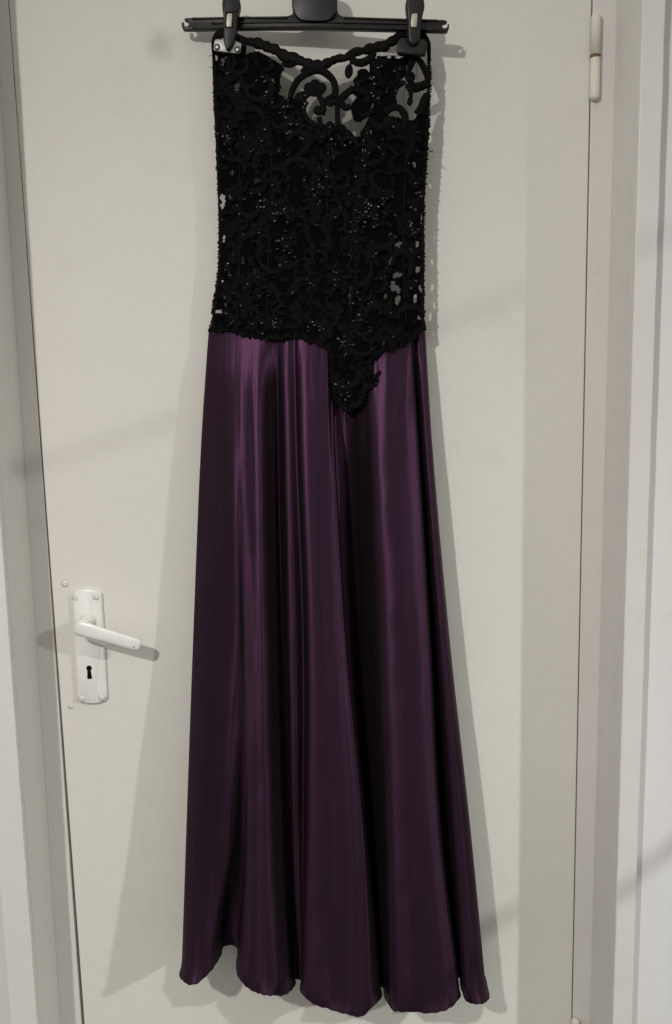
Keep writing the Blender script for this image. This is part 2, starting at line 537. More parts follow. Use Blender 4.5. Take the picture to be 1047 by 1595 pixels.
# hinges ------------------------------------------------------------
def hinge(x_at, ys, y_gap, name="hinge"):
    h = bpy.data.objects.new(name, None); col.objects.link(h)
    h.location = at(x_at[0], ys[0], 0.004); bpy.context.view_layer.update()
    h.parent = door; h.matrix_parent_inverse = door.matrix_world.inverted()
    bpy.context.view_layer.update()
    top = at(x_at[0], ys[0], 0.0055); bot = at(x_at[1], ys[1], 0.0055)
    xg = DX1 + 0.0005
    g = (y_gap - ys[0]) / (ys[1] - ys[0])
    zt, zb = top.z, bot.z
    zg = lerp(zt, zb, g)

    def barrel(z0, z1, r, round_top, round_bot):
        v, f, pts, rad = [], [], [], []
        n = 6
        if round_bot:
            for k in range(n):
                a = math.pi / 2 * k / n
                pts.append(Vector((xg + 0.0035, -0.0055, z0 + r * 0.9 * (1 - math.cos(a))))); rad.append(max(0.0006, r * math.sin(a)))
        pts.append(Vector((xg + 0.0035, -0.0055, z0 + (r * 0.9 if round_bot else 0)))); rad.append(r)
        pts.append(Vector((xg + 0.0035, -0.0055, z1 - (r * 0.9 if round_top else 0)))); rad.append(r)
        if round_top:
            for k in range(n - 1, -1, -1):
                a = math.pi / 2 * k / n
                pts.append(Vector((xg + 0.0035, -0.0055, z1 - r * 0.9 * (1 - math.cos(a))))); rad.append(max(0.0006, r * math.sin(a)))
        tube(v, f, pts, rad, 20, normal=Vector((0, -1, 0)))
        return mesh_obj("hinge_barrel", v, f, M_HINGE, h)
    barrel(zg + 0.0018, zt, 0.0072, True, False)
    barrel(zb, zg - 0.0018, 0.0072, False, True)
    v, f = [], []
    random.seed(3)
    pts = [Vector((xg + 0.0035, -0.0052, zg + s)) for s in (-0.003, -0.0016, 0, 0.0016, 0.003)]
    tube(v, f, pts, [0.0068, 0.0076, 0.0062, 0.0078, 0.007], 14)
    v = [p + Vector((random.uniform(-1, 1), random.uniform(-1, 1), random.uniform(-1, 1))) * 0.0007 for p in v]
    mesh_obj("hinge_washer", v, f, M_RUST, h)


hinge((928, 922), (20, 157), 88)
hinge((893, 890), (1586, 1722), 1655)

# handle plate and lever ----------------------------------------------
def rounded(pts, per=4):
    p = pts + [pts[0]]
    out = []
    n = len(pts)
    for i in range(n):
        a, b, c, d = pts[i - 1], pts[i], pts[(i + 1) % n], pts[(i + 2) % n]
        for k in range(per):
            u = k / per
            u2, u3 = u * u, u * u * u
            q = []
            for j in (0, 1):
                m0 = (c[j] - a[j]) * 0.4; m1 = (d[j] - b[j]) * 0.4
                q.append((2 * u3 - 3 * u2 + 1) * b[j] + (u3 - 2 * u2 + u) * m0 + (-2 * u3 + 3 * u2) * c[j] + (u3 - u2) * m1)
            out.append(tuple(q))
    return out


plate_out = [(112, 930), (113.5, 924), (119, 920.5), (128, 918.6), (138, 918.2), (148, 919.5), (154, 921.5), (157, 925), (158.3, 935),
             (160.5, 970), (163.5, 1020), (166, 1075), (166.3, 1086), (163, 1092), (155, 1095.5), (146, 1097), (136, 1096.5), (127, 1094), (121.5, 1090.5), (120, 1083),
             (117.5, 1040), (114.5, 980)]
plate = extrude_poly("handle_plate", plate_out, 0.0075, 0.0003, M_ENAMEL, door, 0.003, 3)
inner = [(114.5, 932), (121, 926), (134, 923), (140, 930), (144, 960), (150, 990), (155, 1012), (154, 1030), (151, 1060), (149, 1090), (140, 1092), (126, 1088), (120, 1050)]
extrude_poly("raised_panel", inner, 0.0084, 0.0070, M_ENAMEL, plate, 0.0007, 2)


def disc(name, px, py, d0, d1, r, mat, parent, dome=0.4, sides=16):
    c = at(px, py, d1)
    v, f = [], []
    pts, rad = [], []
    for (dd, rr) in ((d0, r), (lerp(d0, d1, 1 - dome), r), (lerp(d0, d1, 1 - dome * 0.3), r * 0.86), (d1, r * 0.55)):
        pts.append(Vector((c.x, -dd, c.z))); rad.append(rr)
    tube(v, f, pts, rad, sides, normal=Vector((0, 0, 1)))
    return mesh_obj(name, v, f, mat, parent)


def screw(px, py, d0, parent, r=0.0042):
    s = disc("screw", px, py, d0 - 0.0002, d0 + 0.0013, r, M_ENAMEL, parent)
    v, f = [], []
    c = at(px, py, d0 + 0.0003)
    tube(v, f, [c + Vector((math.cos(q * math.pi / 10), 0, math.sin(q * math.pi / 10))) * (r * 1.04) for q in range(21)], .0005, 6, caps=False)
    mesh_obj("grime_ring", v, f, M_GRIME, s)
    c = at(px, py, d0 + 0.0014)
    bm = bmesh.new(); box(bm, c.x - r * 0.5, c.x + r * 0.5, c.y - 0.0001, c.y + 0.0006, c.z - 0.0004, c.z + 0.0004)
    bmesh.ops.rotate(bm, verts=bm.verts, cent=c, matrix=Matrix.Rotation(px * 0.37, 3, 'Y'))
    bm_obj("screw_slot", bm, M_GRIME, s)


for (x, y) in ((117.5, 931), (149, 930), (126.5, 1088.5), (158, 1087)):
    screw(x, y, 0.0077, plate)
screw(101, 909.5, 0.0001, door, 0.0045)
screw(110, 1101, 0.0001, door, 0.003)
kh = []
for k in range(13):
    a = math.radians(-60 + 300 * k / 12)
    kh.append((138.5 + 4.3 * math.sin(a - math.pi / 2 - math.radians(0)) , 1041 - 4.3 * math.cos(a - math.pi / 2)))
kh = [(138.7 + 4.3 * math.cos(math.radians(a)), 1041 - 4.3 * math.sin(math.radians(a))) for a in range(-50, 231, 20)]
kh += [(136.0, 1057.5), (139, 1057.9), (143.6, 1057.2)]
extrude_poly("keyhole", kh, 0.00865, 0.0080, M_DARK, plate, 0, 1)

lever = bpy.data.objects.new("lever_handle", None); col.objects.link(lever)
lever.location = at(137, 966, 0.008); bpy.context.view_layer.update()
lever.parent = door; lever.matrix_parent_inverse = door.matrix_world.inverted(); bpy.context.view_layer.update()
nb = at(137, 967, 0.008)
v, f = [], []
pts = [Vector((nb.x, -d, nb.z)) for d in (0.007, 0.010, 0.012, 0.030, 0.046)]
tube(v, f, pts, [0.0125, 0.0122, 0.0098, 0.0095, 0.0100], 24, normal=Vector((0, 0, 1)))
mesh_obj("lever_neck", v, f, M_ENAMEL, lever)
# grip: section lofted along its run (px, py, depth, half height px, half thickness m)
run = [(114.6, 977, .044, 3, .003), (116.5, 977.5, .045, 8, .0075), (122, 978.5, .046, 11.5, .0095), (133, 981, .047, 12.2, .0095), (148, 985.5, .049, 11.4, .0085), (165, 990.5, .050, 10.8, .008),
       (185, 996.5, .050, 10.4, .0075), (202, 1001.5, .049, 10, .007), (212, 1004.5, .048, 9.6, .0065), (217.5, 1006.5, .047, 7.4, .006), (219.6, 1007.2, .0465, 4.5, .004)]
run = smooth_path(run, 4)
v, f = [], []
sides = 20
for i, (x, y, d, hh, th) in enumerate(run):
    a = run[max(i - 1, 0)]; b = run[min(i + 1, len(run) - 1)]
    dx, dy = b[0] - a[0], b[1] - a[1]
    L = math.hypot(dx, dy)
    nx, ny = -dy / L, dx / L
    for k in range(sides):
        t = 2 * math.pi * k / sides
        ct, st_ = math.cos(t), math.sin(t)
        e = 0.55
        u = math.copysign(abs(ct) ** e, ct) * hh
        w = math.copysign(abs(st_) ** e, st_) * th
        v.append(at(x + nx * u, y + ny * u, d + w))
n = len(run)
for i in range(n - 1):
    for k in range(sides):
        k2 = (k + 1) % sides
        f.append((i * sides + k, i * sides + k2, (i + 1) * sides + k2, (i + 1) * sides + k))
f.append(tuple(range(sides))); f.append(tuple((n - 1) * sides + k for k in range(sides)))
grip = mesh_obj("lever_grip", v, f, M_ENAMEL, lever)
disc("grub_screw", 208, 1008, 0.054, 0.0557, 0.0012, M_STEEL, grip)

# ------------------------------------------------------------------ the dress
dress = empty("dress", at(515, 1560, 0.05), "strapless floor length gown, black beaded lace bodice and purple satin skirt", "dress")

LEFT = [(55, 331.5), (80, 331), (120, 332.5), (160, 333.5), (200, 336), (250, 338), (300, 340.5), (350, 341.5), (400, 341), (440, 337.5), (480, 332), (516, 329), (700, 320)]
RGT = [(55, 668), (90, 670), (130, 670.5), (160, 669.5), (200, 668), (260, 664.5), (310, 661), (360, 660), (400, 660.5), (440, 660.5), (480, 660), (516, 662), (700, 672)]


def bdepth(x, y):
    l, r = interp(LEFT, y), interp(RGT, y)
    u = max(-1.0, min(1.0, (x - (l + r) / 2) / ((r - l) / 2)))
    edge = 0.025 + 0.020 * (x - 330) / 340
    mid = interp([(50, 0.010), (120, 0.022), (200, 0.030), (350, 0.026), (520, 0.026), (650, 0.028)], y)
    d = edge + mid * (1 - u * u) ** 0.6
    d += 0.0025 * noise.noise(Vector((x * 0.012, y * 0.009, 1.7)))
    return d


SEAM = [(320, 510), (345, 512), (372, 517), (400, 521), (450, 521), (480, 526), (511, 540), (516, 618), (562, 628), (574, 560), (600, 540), (642, 528), (650, 514), (672, 510)]


# --- skirt: fold control table: px at y=505,700,1000,1300,hem ; hem y ; depths (mm)
CT = [
    ((331, 320, 308, 298, 294), 1478, (14, 22, 30, 34, 36)),
    ((326, 313, 301, 290.5, 284.5), 1508, (22, 34, 48, 70, 80)),
    ((328, 315, 302, 291, 283), 1517, (30, 38, 52, 78, 96)),
    ((333, 322, 309, 298, 289), 1529, (36, 44, 60, 86, 112)),
    ((342, 334, 324, 313, 306), 1533, (42, 54, 71, 95, 118)),
    ((352, 347, 340, 331, 329), 1512, (46, 66, 82, 100, 106)),
    ((358, 355, 353, 347, 342), 1490, (48, 72, 88, 98, 74)),
    ((363, 361, 362, 360, 349), 1474, (50, 75, 91, 87, 44)),
    ((368, 366, 371, 376, 369), 1476, (52, 77, 93, 72, 45)),
    ((373, 371, 375, 382, 368.5), 1502, (53, 78.5, 93.5, 84, 76)),
    ((378, 376, 381, 385, 371), 1520, (54, 80, 88, 98, 98)),
    ((385, 385, 392, 393, 384), 1536, (54, 81, 93, 104, 112)),
    ((393, 396, 402, 403, 402), 1546, (53, 78, 95, 106, 115)),
    ((401, 405, 410, 416, 420), 1550, (54, 80, 96, 107.5, 118)),
    ((412, 416, 422, 429, 437), 1551, (50, 70, 86, 98, 114)),
    ((424, 428, 433, 441, 452), 1543, (46, 57, 69, 83, 100)),
    ((430, 433, 438, 448, 460), 1532, (44, 50, 57, 66, 78)),
    ((433, 436, 441, 450, 459), 1526, (45, 52, 54, 56, 60)),
    ((440, 443, 449, 456, 464), 1525, (51, 63, 66, 62, 58)),
    ((450, 453, 463, 466, 470), 1525, (52, 64.5, 68, 63, 58)),
    ((458, 463, 474, 474, 473), 1526, (50, 62, 63, 60, 60)),
    ((461, 465, 476, 474.5, 469.5), 1530, (53, 74, 88, 90, 86)),
    ((465, 469, 479, 478, 470), 1545, (56, 86, 105, 114, 110)),
    ((474, 478, 488, 491, 486), 1562, (59, 89, 111, 123.5, 124)),
    ((490, 495, 506, 516, 512), 1570, (59, 87.5, 109, 122.5, 130)),
    ((502, 508, 522, 538, 540), 1580, (59, 86, 107, 121, 133)),
    ((509, 516, 533, 556, 564), 1581, (58, 84, 104, 118, 131)),
    ((513, 521, 539, 567, 582), 1565, (56, 80, 99, 112, 119)),
    ((513.5, 521.5, 540.5, 569.5, 594), 1552, (48, 66, 82, 92, 96)),
    ((513, 519, 536, 566, 592), 1538, (40, 44, 48, 58, 66)),
    ((521, 526, 540, 568, 591), 1534, (38, 38, 40, 48, 56)),
    ((535, 540, 551, 575, 597), 1539, (38, 39, 42, 50, 60)),
    ((552, 556, 564, 583, 599), 1552, (41, 50, 58, 70, 80)),
    ((570, 573, 580, 595, 604), 1561, (46, 66, 82, 98, 100)),
    ((585, 588, 598, 608, 612), 1573, (52, 79, 102, 116, 115)),
    ((602, 606, 620, 630, 634), 1576, (55, 80, 105, 120, 122)),
    ((618, 624, 640, 652, 670), 1578, (55, 78, 103, 118.5, 125)),
    ((630, 639, 657, 672, 699), 1571, (53, 75, 99.5, 115, 120)),
    ((638, 651, 669, 685, 715), 1555, (49, 69, 90, 103, 104)),
    ((640, 653, 671.5, 688, 717), 1547, (44, 60, 76, 86, 88)),
    ((640, 651, 669, 685, 712), 1536, (40, 48, 54, 60, 64)),
    ((642, 652, 670, 687, 710), 1524, (40, 46, 48, 50, 52)),
    ((645, 655, 674, 693, 716), 1522, (41, 49, 52, 54, 52)),
    ((648, 659, 679, 701, 719), 1538, (43, 56, 66, 74, 74)),
    ((652, 664, 686, 712, 724), 1556, (44, 61, 76, 88, 90)),
    ((656, 669, 693, 722, 737), 1563, (43, 61, 78, 90, 98)),
    ((660, 673, 699, 731, 751), 1562, (38, 54, 68, 82, 92)),
    ((661.5, 674, 701, 734, 758.5), 1552, (32, 44, 56, 68, 78)),
    ((656, 670, 696, 728, 753), 1520, (26, 28, 30, 34, 40)),
]
YS = (505.0, 700.0, 1000.0, 1300.0)
PER = 7
NV = 120
ncol = (len(CT) - 1) * PER + 1


def skirt_point(t, s):
    """t along the table, s 0..1 waist to hem -> px, py, depth"""
    lev = []
    for L in range(5):
        lev.append(L)
    i = t
    hy = cr1([(c[1],) for c in CT], i)[0]
    rows = []
    for L in range(5):
        q = cr1([(c[0][L], c[2][L]) for c in CT], i)
        rows.append((q[0], (YS[L] if L < 4 else hy), q[1] / 1000.0))
    return rows, hy


verts, faces, uvs = [], [], []
all_rows = [skirt_point(c / PER, 0) for c in range(ncol)]


def soft_rows(c):
    """fold profile relaxed a little along the cloth, so ridges stay round"""
    out = []
    for L in range(5):
        n_, w_ = 0.0, 0.0
        i_ = c / PER
        sg_ = 6.5 if (32 < i_ < 38.5 or 21.5 < i_ < 26.5) else 2.8
        for k in range(-12, 13):
            j = min(max(c + k, 0), ncol - 1)
            g_ = math.exp(-(k / sg_) ** 2)
            n_ += g_ * all_rows[j][0][L][2]; w_ += g_
        out.append((all_rows[c][0][L][0], all_rows[c][0][L][1], n_ / w_))
    return out, all_rows[c][1]


for c in range(ncol):
    t = c / PER
    rows, hy = soft_rows(c)
    rip = 2.6 * noise.noise(Vector((t * 1.15, 0.3, 7.0))) + 1.4 * noise.noise(Vector((t * 2.9, 4.3, 7.0)))
    hy += rip
    rows[4] = (rows[4][0], hy, rows[4][2])
    for r in range(NV + 1):
        s = r / NV
        y = 505 + (hy - 505) * s
        # find span in y
        k = 0
        while k < 3 and y > rows[k + 1][1]:
            k += 1
        y0, y1 = rows[k][1], rows[k + 1][1]
        u = (y - y0) / (y1 - y0)
        res = []
        for q in (0, 2):
            b_, c_ = rows[k][q], rows[k + 1][q]
            sb = (rows[k + 1][q] - rows[k - 1][q]) / (rows[k + 1][1] - rows[k - 1][1]) if k > 0 else (c_ - b_) / (y1 - y0) * 1.15
            sc = (rows[k + 2][q] - rows[k][q]) / (rows[k + 2][1] - rows[k][1]) if k < 3 else (c_ - b_) / (y1 - y0)
            m0, m1 = sb * (y1 - y0), sc * (y1 - y0)
            u2, u3 = u * u, u ** 3
            res.append((2 * u3 - 3 * u2 + 1) * b_ + (u3 - 2 * u2 + u) * m0 + (-2 * u3 + 3 * u2) * c_ + (u3 - u2) * m1)
        x, d = res
        # gathers under the bodice and the slow crumple of hung satin
        g = max(0.0, 1 - (y - 505) / 260.0)
        d += 0.0018 * g * noise.noise(Vector((x * 0.085, y * 0.004, 3.1)))
        d += 0.0016 * noise.noise(Vector((x * 0.022, y * 0.0045, 9.0)))
        g2 = max(0.0, 1 - abs(y - interp(SEAM, x) - 14) / 70.0)
        d += 0.0013 * g2 * noise.noise(Vector((x * 0.19, y * 0.012, 31.0)))
        d += 0.0010 * noise.noise(Vector((x * 0.024 + y * 0.008, y * 0.014, 23.0)))
        # the satin leaves the waist seam from under the bodice
        over = max(0.0, y - interp(SEAM, x))
        lim = bdepth(x, min(y, 640.0)) - 0.004 + 0.00020 * over + 0.000002 * over * over
        if over < 330:
            k_ = 0.0045
            m_ = min(d, lim)
            sm_ = m_ - k_ * math.log(math.exp(-(d - m_) / k_) + math.exp(-(lim - m_) / k_))
            fade = min(1.0, (330 - over) / 120.0)
            d = d + (sm_ - d) * fade
        # fluted, slightly curling hem
        e = max(0.0, 1 - (hy - y) / 26.0)
        x += e * e * (-3.5 * max(0.0, 1 - abs(t - 2.0) / 2.5) + 3.5 * max(0.0, 1 - abs(t - 47.0) / 2.5) + 1.6 * noise.noise(Vector((t * 0.9, 8.0, 2.0))))
        d += 0.0045 * e * e * math.sin(t * 2.1)
        ed = 0.0
        verts.append(at(x, y, d))
        uvs.append((t / len(CT), s))
for c in range(ncol - 1):
    for r in range(NV):
        a = c * (NV + 1) + r
        faces.append((a, a + 1, a + NV + 2, a + NV + 1))
front_hem = [verts[c * (NV + 1) + NV] for c in range(ncol)]
# the back of the skirt hangs close to the door
nb_c = 40
base = len(verts)
lf = [verts[r] for r in range(NV + 1)]
rg = [verts[(ncol - 1) * (NV + 1) + r] for r in range(NV + 1)]
for c in range(nb_c + 1):
    t = c / nb_c
    for r in range(NV + 1):
        p = lf[r].lerp(rg[r], t)
        dp = -p.y
        p = p.copy()
        bulge = math.sin(math.pi * t)
        p.y = -(dp * (1 - bulge ** 0.5) + (0.016 + 0.004 * math.sin(t * 31) * r / NV) * bulge ** 0.5)
        p.z += 0.012 * bulge * r / NV
        verts.append(p); uvs.append((1 - t, r / NV))
for c in range(nb_c):
    for r in range(NV):
        a = base + c * (NV + 1) + r
        faces.append((a, a + NV + 1, a + NV + 2, a + 1))
skirt = mesh_obj("skirt", verts, faces, M_SATIN, dress, True, uvs)
skirt["label"] = "long flared purple satin skirt in deep vertical folds"
v, f = [], []
hp = []
for i, p in enumerate(front_hem):
    q = p.copy()
    q.z += 0.0007 * math.sin(i * 1.7)
    hp.append(q)
tube(v, f, hp, 0.0010, 7)
mesh_obj("rolled_hem", v, f, M_HEM, skirt)

# --- bodice ----------------------------------------------------------
BOT = [(329, 514), (340, 516), (352, 515), (368, 519), (378, 523), (392, 525), (410, 526), (425, 529), (440, 528), (452, 525), (466, 525), (480, 530), (492, 534), (503, 539), (513, 545),
       (514.5, 560), (516, 585), (518, 604), (520.5, 619), (527, 628), (534, 634), (541, 639), (548, 637), (553, 632), (563, 629), (569, 622), (566, 612), (576, 606), (588, 602), (591, 594), (583, 587), (577, 578), (575, 570),
       (578, 562), (589, 552), (600, 544), (614, 541), (630, 537), (643, 530), (648, 520), (655, 516), (662.5, 514)]
TOPJ = [(668, 212), (553.5, 212), (546, 205), (538, 198), (531, 192), (526, 196), (517, 190), (509, 194), (500, 192), (492, 196), (483, 192), (476, 204), (470, 196), (336, 196)]
MAIN = BOT + TOPJ[:1] + TOPJ[1:]
# close the left/right sides on the silhouette
MAIN = BOT + [(x, y) for y, x in reversed([(yy, xx) for yy, xx in RGT if 212 < yy < 514])] + TOPJ + [(x, y) for y, x in LEFT if 196 < y < 514]
LCUP = [(332.5, 70), (345, 66), (384, 70), (384, 84), (392, 80.5), (403, 80), (412, 84), (425, 92), (440, 101), (443, 108), (438, 116), (436, 128), (438, 136), (434, 147), (441, 149), (447, 153), (458, 154), (464, 148), (472, 143), (479, 148), (478, 158), (474, 166), (475, 178), (482, 190),
        (486, 199), (480, 215), (337, 215), (334, 160)]
RCUP = [(575, 112), (576, 99), (583, 88), (590, 93), (594, 88), (601, 87), (606, 91), (612, 85), (618, 90), (623, 91), (629, 86), (641, 88), (640, 95), (633, 104), (634, 112), (631, 120), (624, 125), (627, 132), (620, 140), (617, 150), (619, 160), (610, 168), (598, 172), (604, 180), (620, 182), (634, 188), (645, 186), (653, 174), (658, 160), (664, 152),
        (669.5, 150), (668, 218), (560, 218), (561, 206), (567, 198), (573, 186), (579, 172), (583, 158), (577, 170), (570, 184), (562, 190), (556, 191), (550, 186), (549, 176), (545, 165), (552, 156), (555, 151), (548, 145), (546, 140), (552, 132), (550, 124), (556, 118), (557, 110), (563, 106), (570, 107)]
HOLES = [(401, 281, 5, 3.5, -.5), (345.5, 315, 4.6, 11, 0), (378, 407, 2, 6, 0), (397.5, 427, 3, 11, -.25), (410, 415, 5, 1.8, .7), (422, 447, 2.8, 8, .15), (389, 480, 3.5, 11, -.3), (342, 485, 6.5, 3, .1), (501, 408, 2.2, 6, 0), (537, 333, 2.2, 9, 0),
         (611, 370, 4, 6, .1), (620.5, 382.5, 5, 6, 0), (610, 405, 3, 8.5, .4), (618, 428, 6.5, 3.6, -.35), (615, 449, 8, 5.5, .5), (612, 443, 4, 5, 0), (619.5, 468, 3, 7, .15), (647.5, 465, 3, 7, -.1), (655, 450, 1.5, 5, -.2), (653.5, 493, 2.3, 3.3, .1),
         (656.5, 341, 1.4, 6, .1), (367, 138, 4.5, 10, .5), (386, 157, 6, 3, -.5), (336.5, 90, 1.6, 5, -.15), (346.5, 97, 2.4, 5.5, .1), (353, 90, 3, 2, 0), (512, 290, 3, 3, 0), (567, 230, 2, 16, .08), (545, 462, 2, 18, .05), (427, 430, 2, 5, 0), (352, 475, 1.3, 3, 0), (349, 372, 2, 5, .2), (347, 440, 2, 5, -.2), (352, 462, 3, 3, 0), (640, 350, 2, 4, .3), (650, 380, 2, 5, 0), (651, 420, 2.6, 5, .2), (640, 480, 2.6, 4, 0), (600, 462, 2, 4, .3), (470, 215, 4, 2.5, .3), (452, 205, 3, 2.2, 0), (576, 206, 2.5, 4, 0), (355, 112, 2.6, 5, .3), (425, 126, 3, 3, 0), (590, 150, 2, 4, .2), (632, 216, 3, 3, 0), (646, 256, 2, 4, 0), (362, 268, 2, 4, .2), (480, 470, 2, 5, .2), (440, 505, 3, 2, 0)]


def in_hole(x, y, grow=1.0):
    for (hx, hy, a, b, rr) in HOLES:
        dx, dy = x - hx, y - hy
        if abs(dx) > 30 or abs(dy) > 30:
            continue
        c_, s_ = math.cos(rr), math.sin(rr)
        u, w = (dx * c_ + dy * s_) / (a * grow), (-dx * s_ + dy * c_) / (b * grow)
        u += 0.75 * noise.noise(Vector((x * 0.16, y * 0.16, hx)))
        w += 0.55 * noise.noise(Vector((x * 0.16, y * 0.16, hy + 40)))
        if abs(u) ** 2.6 + abs(w) ** 2.6 < 1:
            return True
    return False


def lined(x, y):
    return inside(MAIN, x, y) or inside(LCUP, x, y) or inside(RCUP, x, y)


ST = 1.6
verts, faces, idx = [], [], {}


def gv(i, j):
    k = (i, j)
    if k not in idx:
        x, y = 326 + i * ST, 70 + j * ST
        l, r = interp(LEFT, y), interp(RGT, y)
        xx = min(max(x, l), r)
        idx[k] = len(verts)
        verts.append(at(xx, y, bdepth(xx, y)))
    return idx[k]


for j in range(int(575 / ST)):
    for i in range(int(350 / ST)):
        x, y = 326 + (i + .5) * ST, 70 + (j + .5) * ST
        if lined(x, y) and not in_hole(x, y):
            faces.append((gv(i, j), gv(i + 1, j), gv(i + 1, j + 1), gv(i, j + 1)))
bodice = mesh_obj("bodice", verts, faces, M_LINING, dress)
bodice["label"] = "black lace corset bodice with jet beads and pointed waist"


def panel(name, mat, dfun, y0, y1, parent, topf=None, step=6):
    v, f = [], []
    nx = 48
    ny = int((y1 - y0) / step)
    for j in range(ny + 1):
        for i in range(nx + 1):
            s = i / nx
            yt = lerp(y0, y1, j / ny)
            if topf:
                xq = lerp(331, 668, s)
                yt = lerp(topf(xq), y1, j / ny)
            l, r = interp(LEFT, yt), interp(RGT, yt)
            x = lerp(l, r, s)
            v.append(at(x, yt, dfun(x, yt)))
    for j in range(ny):
        for i in range(nx):
            a = j * (nx + 1) + i
            f.append((a, a + 1, a + nx + 2, a + nx + 1))
    return mesh_obj(name, v, f, mat, parent)


TOP = [(331, 66), (337, 56), (346, 52), (370, 57), (385, 63), (400, 66), (415, 70), (430, 74), (445, 84), (460, 91), (475, 95), (490, 98), (505, 97), (520, 92), (540, 86), (560, 79), (580, 73), (600, 66), (615, 58), (635, 52), (655, 52), (664, 60), (669, 75)]
topf = lambda x: interp(TOP, x)
panel("net_front", M_TULLE_F, lambda x, y: bdepth(x, y) - 0.0012, 60, 516, bodice, topf)


def back_depth(x, y):
    l, r = interp(LEFT, y), interp(RGT, y)
    u = max(-1.0, min(1.0, (x - (l + r) / 2) / ((r - l) / 2)))
    return 0.0225 + 0.020 * (x - 330) / 340 - 0.010 * (1 - u * u) ** 0.6


panel("net_back", M_TULLE_B, back_depth, 60, 516, bodice, lambda x: topf(x) + 3 + 10 * math.sin(math.pi * (x - 331) / 338) ** 2)

# appliques -------------------------------------------------------------
class Piece:
    def __init__(self):
        self.v, self.f = [], []

    def cord(self, pts, w, lift=0.001, sq=0.4, per=4, sides=7, depth=None):
        """raised embroidered cord on the bodice; w: half width px (number or list per point)"""
        ws = w if isinstance(w, (list, tuple)) else [w] * len(pts)
        sp = smooth_path([(p[0], p[1], q) for p, q in zip(pts, ws)], per)
        df = depth or bdepth
        tube(self.v, self.f, [at(a, b, df(a, b) + lift) for a, b, _ in sp], [max(0.0003, q * 0.00098) for _, _, q in sp], sides, squash=sq)

    def blob(self, x, y, a, b, rot=0.0, h=0.0016, lobes=0, amp=0.0, lift=0.0003, seg=14, dimple=0.0):
        base = len(self.v)
        c_, s_ = math.cos(rot), math.sin(rot)
        rings = ((1.0, 0.0), (0.85, 0.62), (0.5, 0.95), (0.22, 1.0))
        for rr, hh in rings:
            for k in range(seg):
                t = 2 * math.pi * k / seg
                m = 1 + amp * math.cos(lobes * t) if lobes else 1
                u, w = math.cos(t) * a * rr * m, math.sin(t) * b * rr * m
                hx = hh - (dimple if rr < 0.3 else 0)
                X, Y = x + u * c_ - w * s_, y + u * s_ + w * c_
                self.v.append(at(X, Y, bdepth(X, Y) + lift + 0.6 * h * hx))
        for q in range(3):
            for k in range(seg):
                k2 = (k + 1) % seg
                self.f.append((base + q * seg + k, base + q * seg + k2, base + (q + 1) * seg + k2, base + (q + 1) * seg + k))
        self.f.append(tuple(base + 3 * seg + k for k in range(seg)))

    def done(self, name, mat=None, label=None):
        o = mesh_obj(name, self.v, self.f, mat or M_LACE, bodice)
        if label:
            o["label"] = label
        return o


# the scalloped top edge, built of overlapping satin loops
p = Piece()
edge = [(332, 84), (331.5, 72), (334, 62), (340, 54), (350, 53), (362, 57), (372, 60), (380, 63), (387, 65)]
p.cord(edge, [1.6, 2.4, 4, 6, 7, 7, 6, 5.5, 5], 0.0022)
for (x0, y0, x1, y1, w) in ((384, 64, 398, 68, 5.2), (393, 65, 412, 72, 7.0), (408, 69, 424, 78, 6.6), (420, 73, 436, 82, 6.6), (432, 80, 452, 94, 7.2), (446, 86, 470, 97, 7.0), (460, 90, 478, 101, 5.6),
                            (472, 96, 490, 106, 7.0), (486, 100, 504, 106, 7.2), (500, 104, 518, 95, 6.2), (512, 97, 528, 92, 5.0), (519, 92, 541, 91, 5.0), (536, 91, 552, 85, 5.2), (543, 84, 568, 79, 5.4),
                            (566, 80, 586, 74, 6.6), (580, 76, 600, 71, 6.4), (592, 76, 606, 70, 7.0), (600, 70, 622, 60, 6.0)):
    mx, my = (x0 + x1) / 2, (y0 + y1) / 2 - 1.2
    p.cord([(x0, y0), (mx, my), (x1, y1)], [w * .75, w * 1.22, w * .75], 0.0022)
p.cord([(612, 62), (624, 54), (636, 52), (650, 51), (660, 57), (667, 68), (668.5, 84), (668, 110), (668, 150)], [5, 6, 6, 6, 5.4, 4, 2.8, 2.2, 2], 0.0016)
p.cord([(332, 82), (333, 120), (334.5, 165), (337, 210), (339, 260), (341, 310), (342, 360), (341.5, 410), (338, 445), (333, 485), (330.5, 514)], 1.5, 0.0004)
p.cord([(667.5, 150), (666.5, 205), (663.5, 260), (660, 310), (659, 360), (659.5, 410), (659.5, 450), (659, 490), (661, 514)], 1.5, 0.0004)
for yy in range(92, 512, 5):
    y_ = yy + random.uniform(-2, 2)
    p.blob(interp(LEFT, y_) + random.uniform(.5, 3), y_, random.uniform(2, 4.2), random.uniform(2, 4.5), random.uniform(0, 3), .0016, seg=8)
    y_ = yy + random.uniform(-2, 2)
    p.blob(interp(RGT, y_) - random.uniform(.5, 3), y_, random.uniform(2, 4.2), random.uniform(2, 4.5), random.uniform(0, 3), .0016, seg=8)
p.done("edge_trim", M_CORD, "scalloped black cord edging round the top of the bodice")

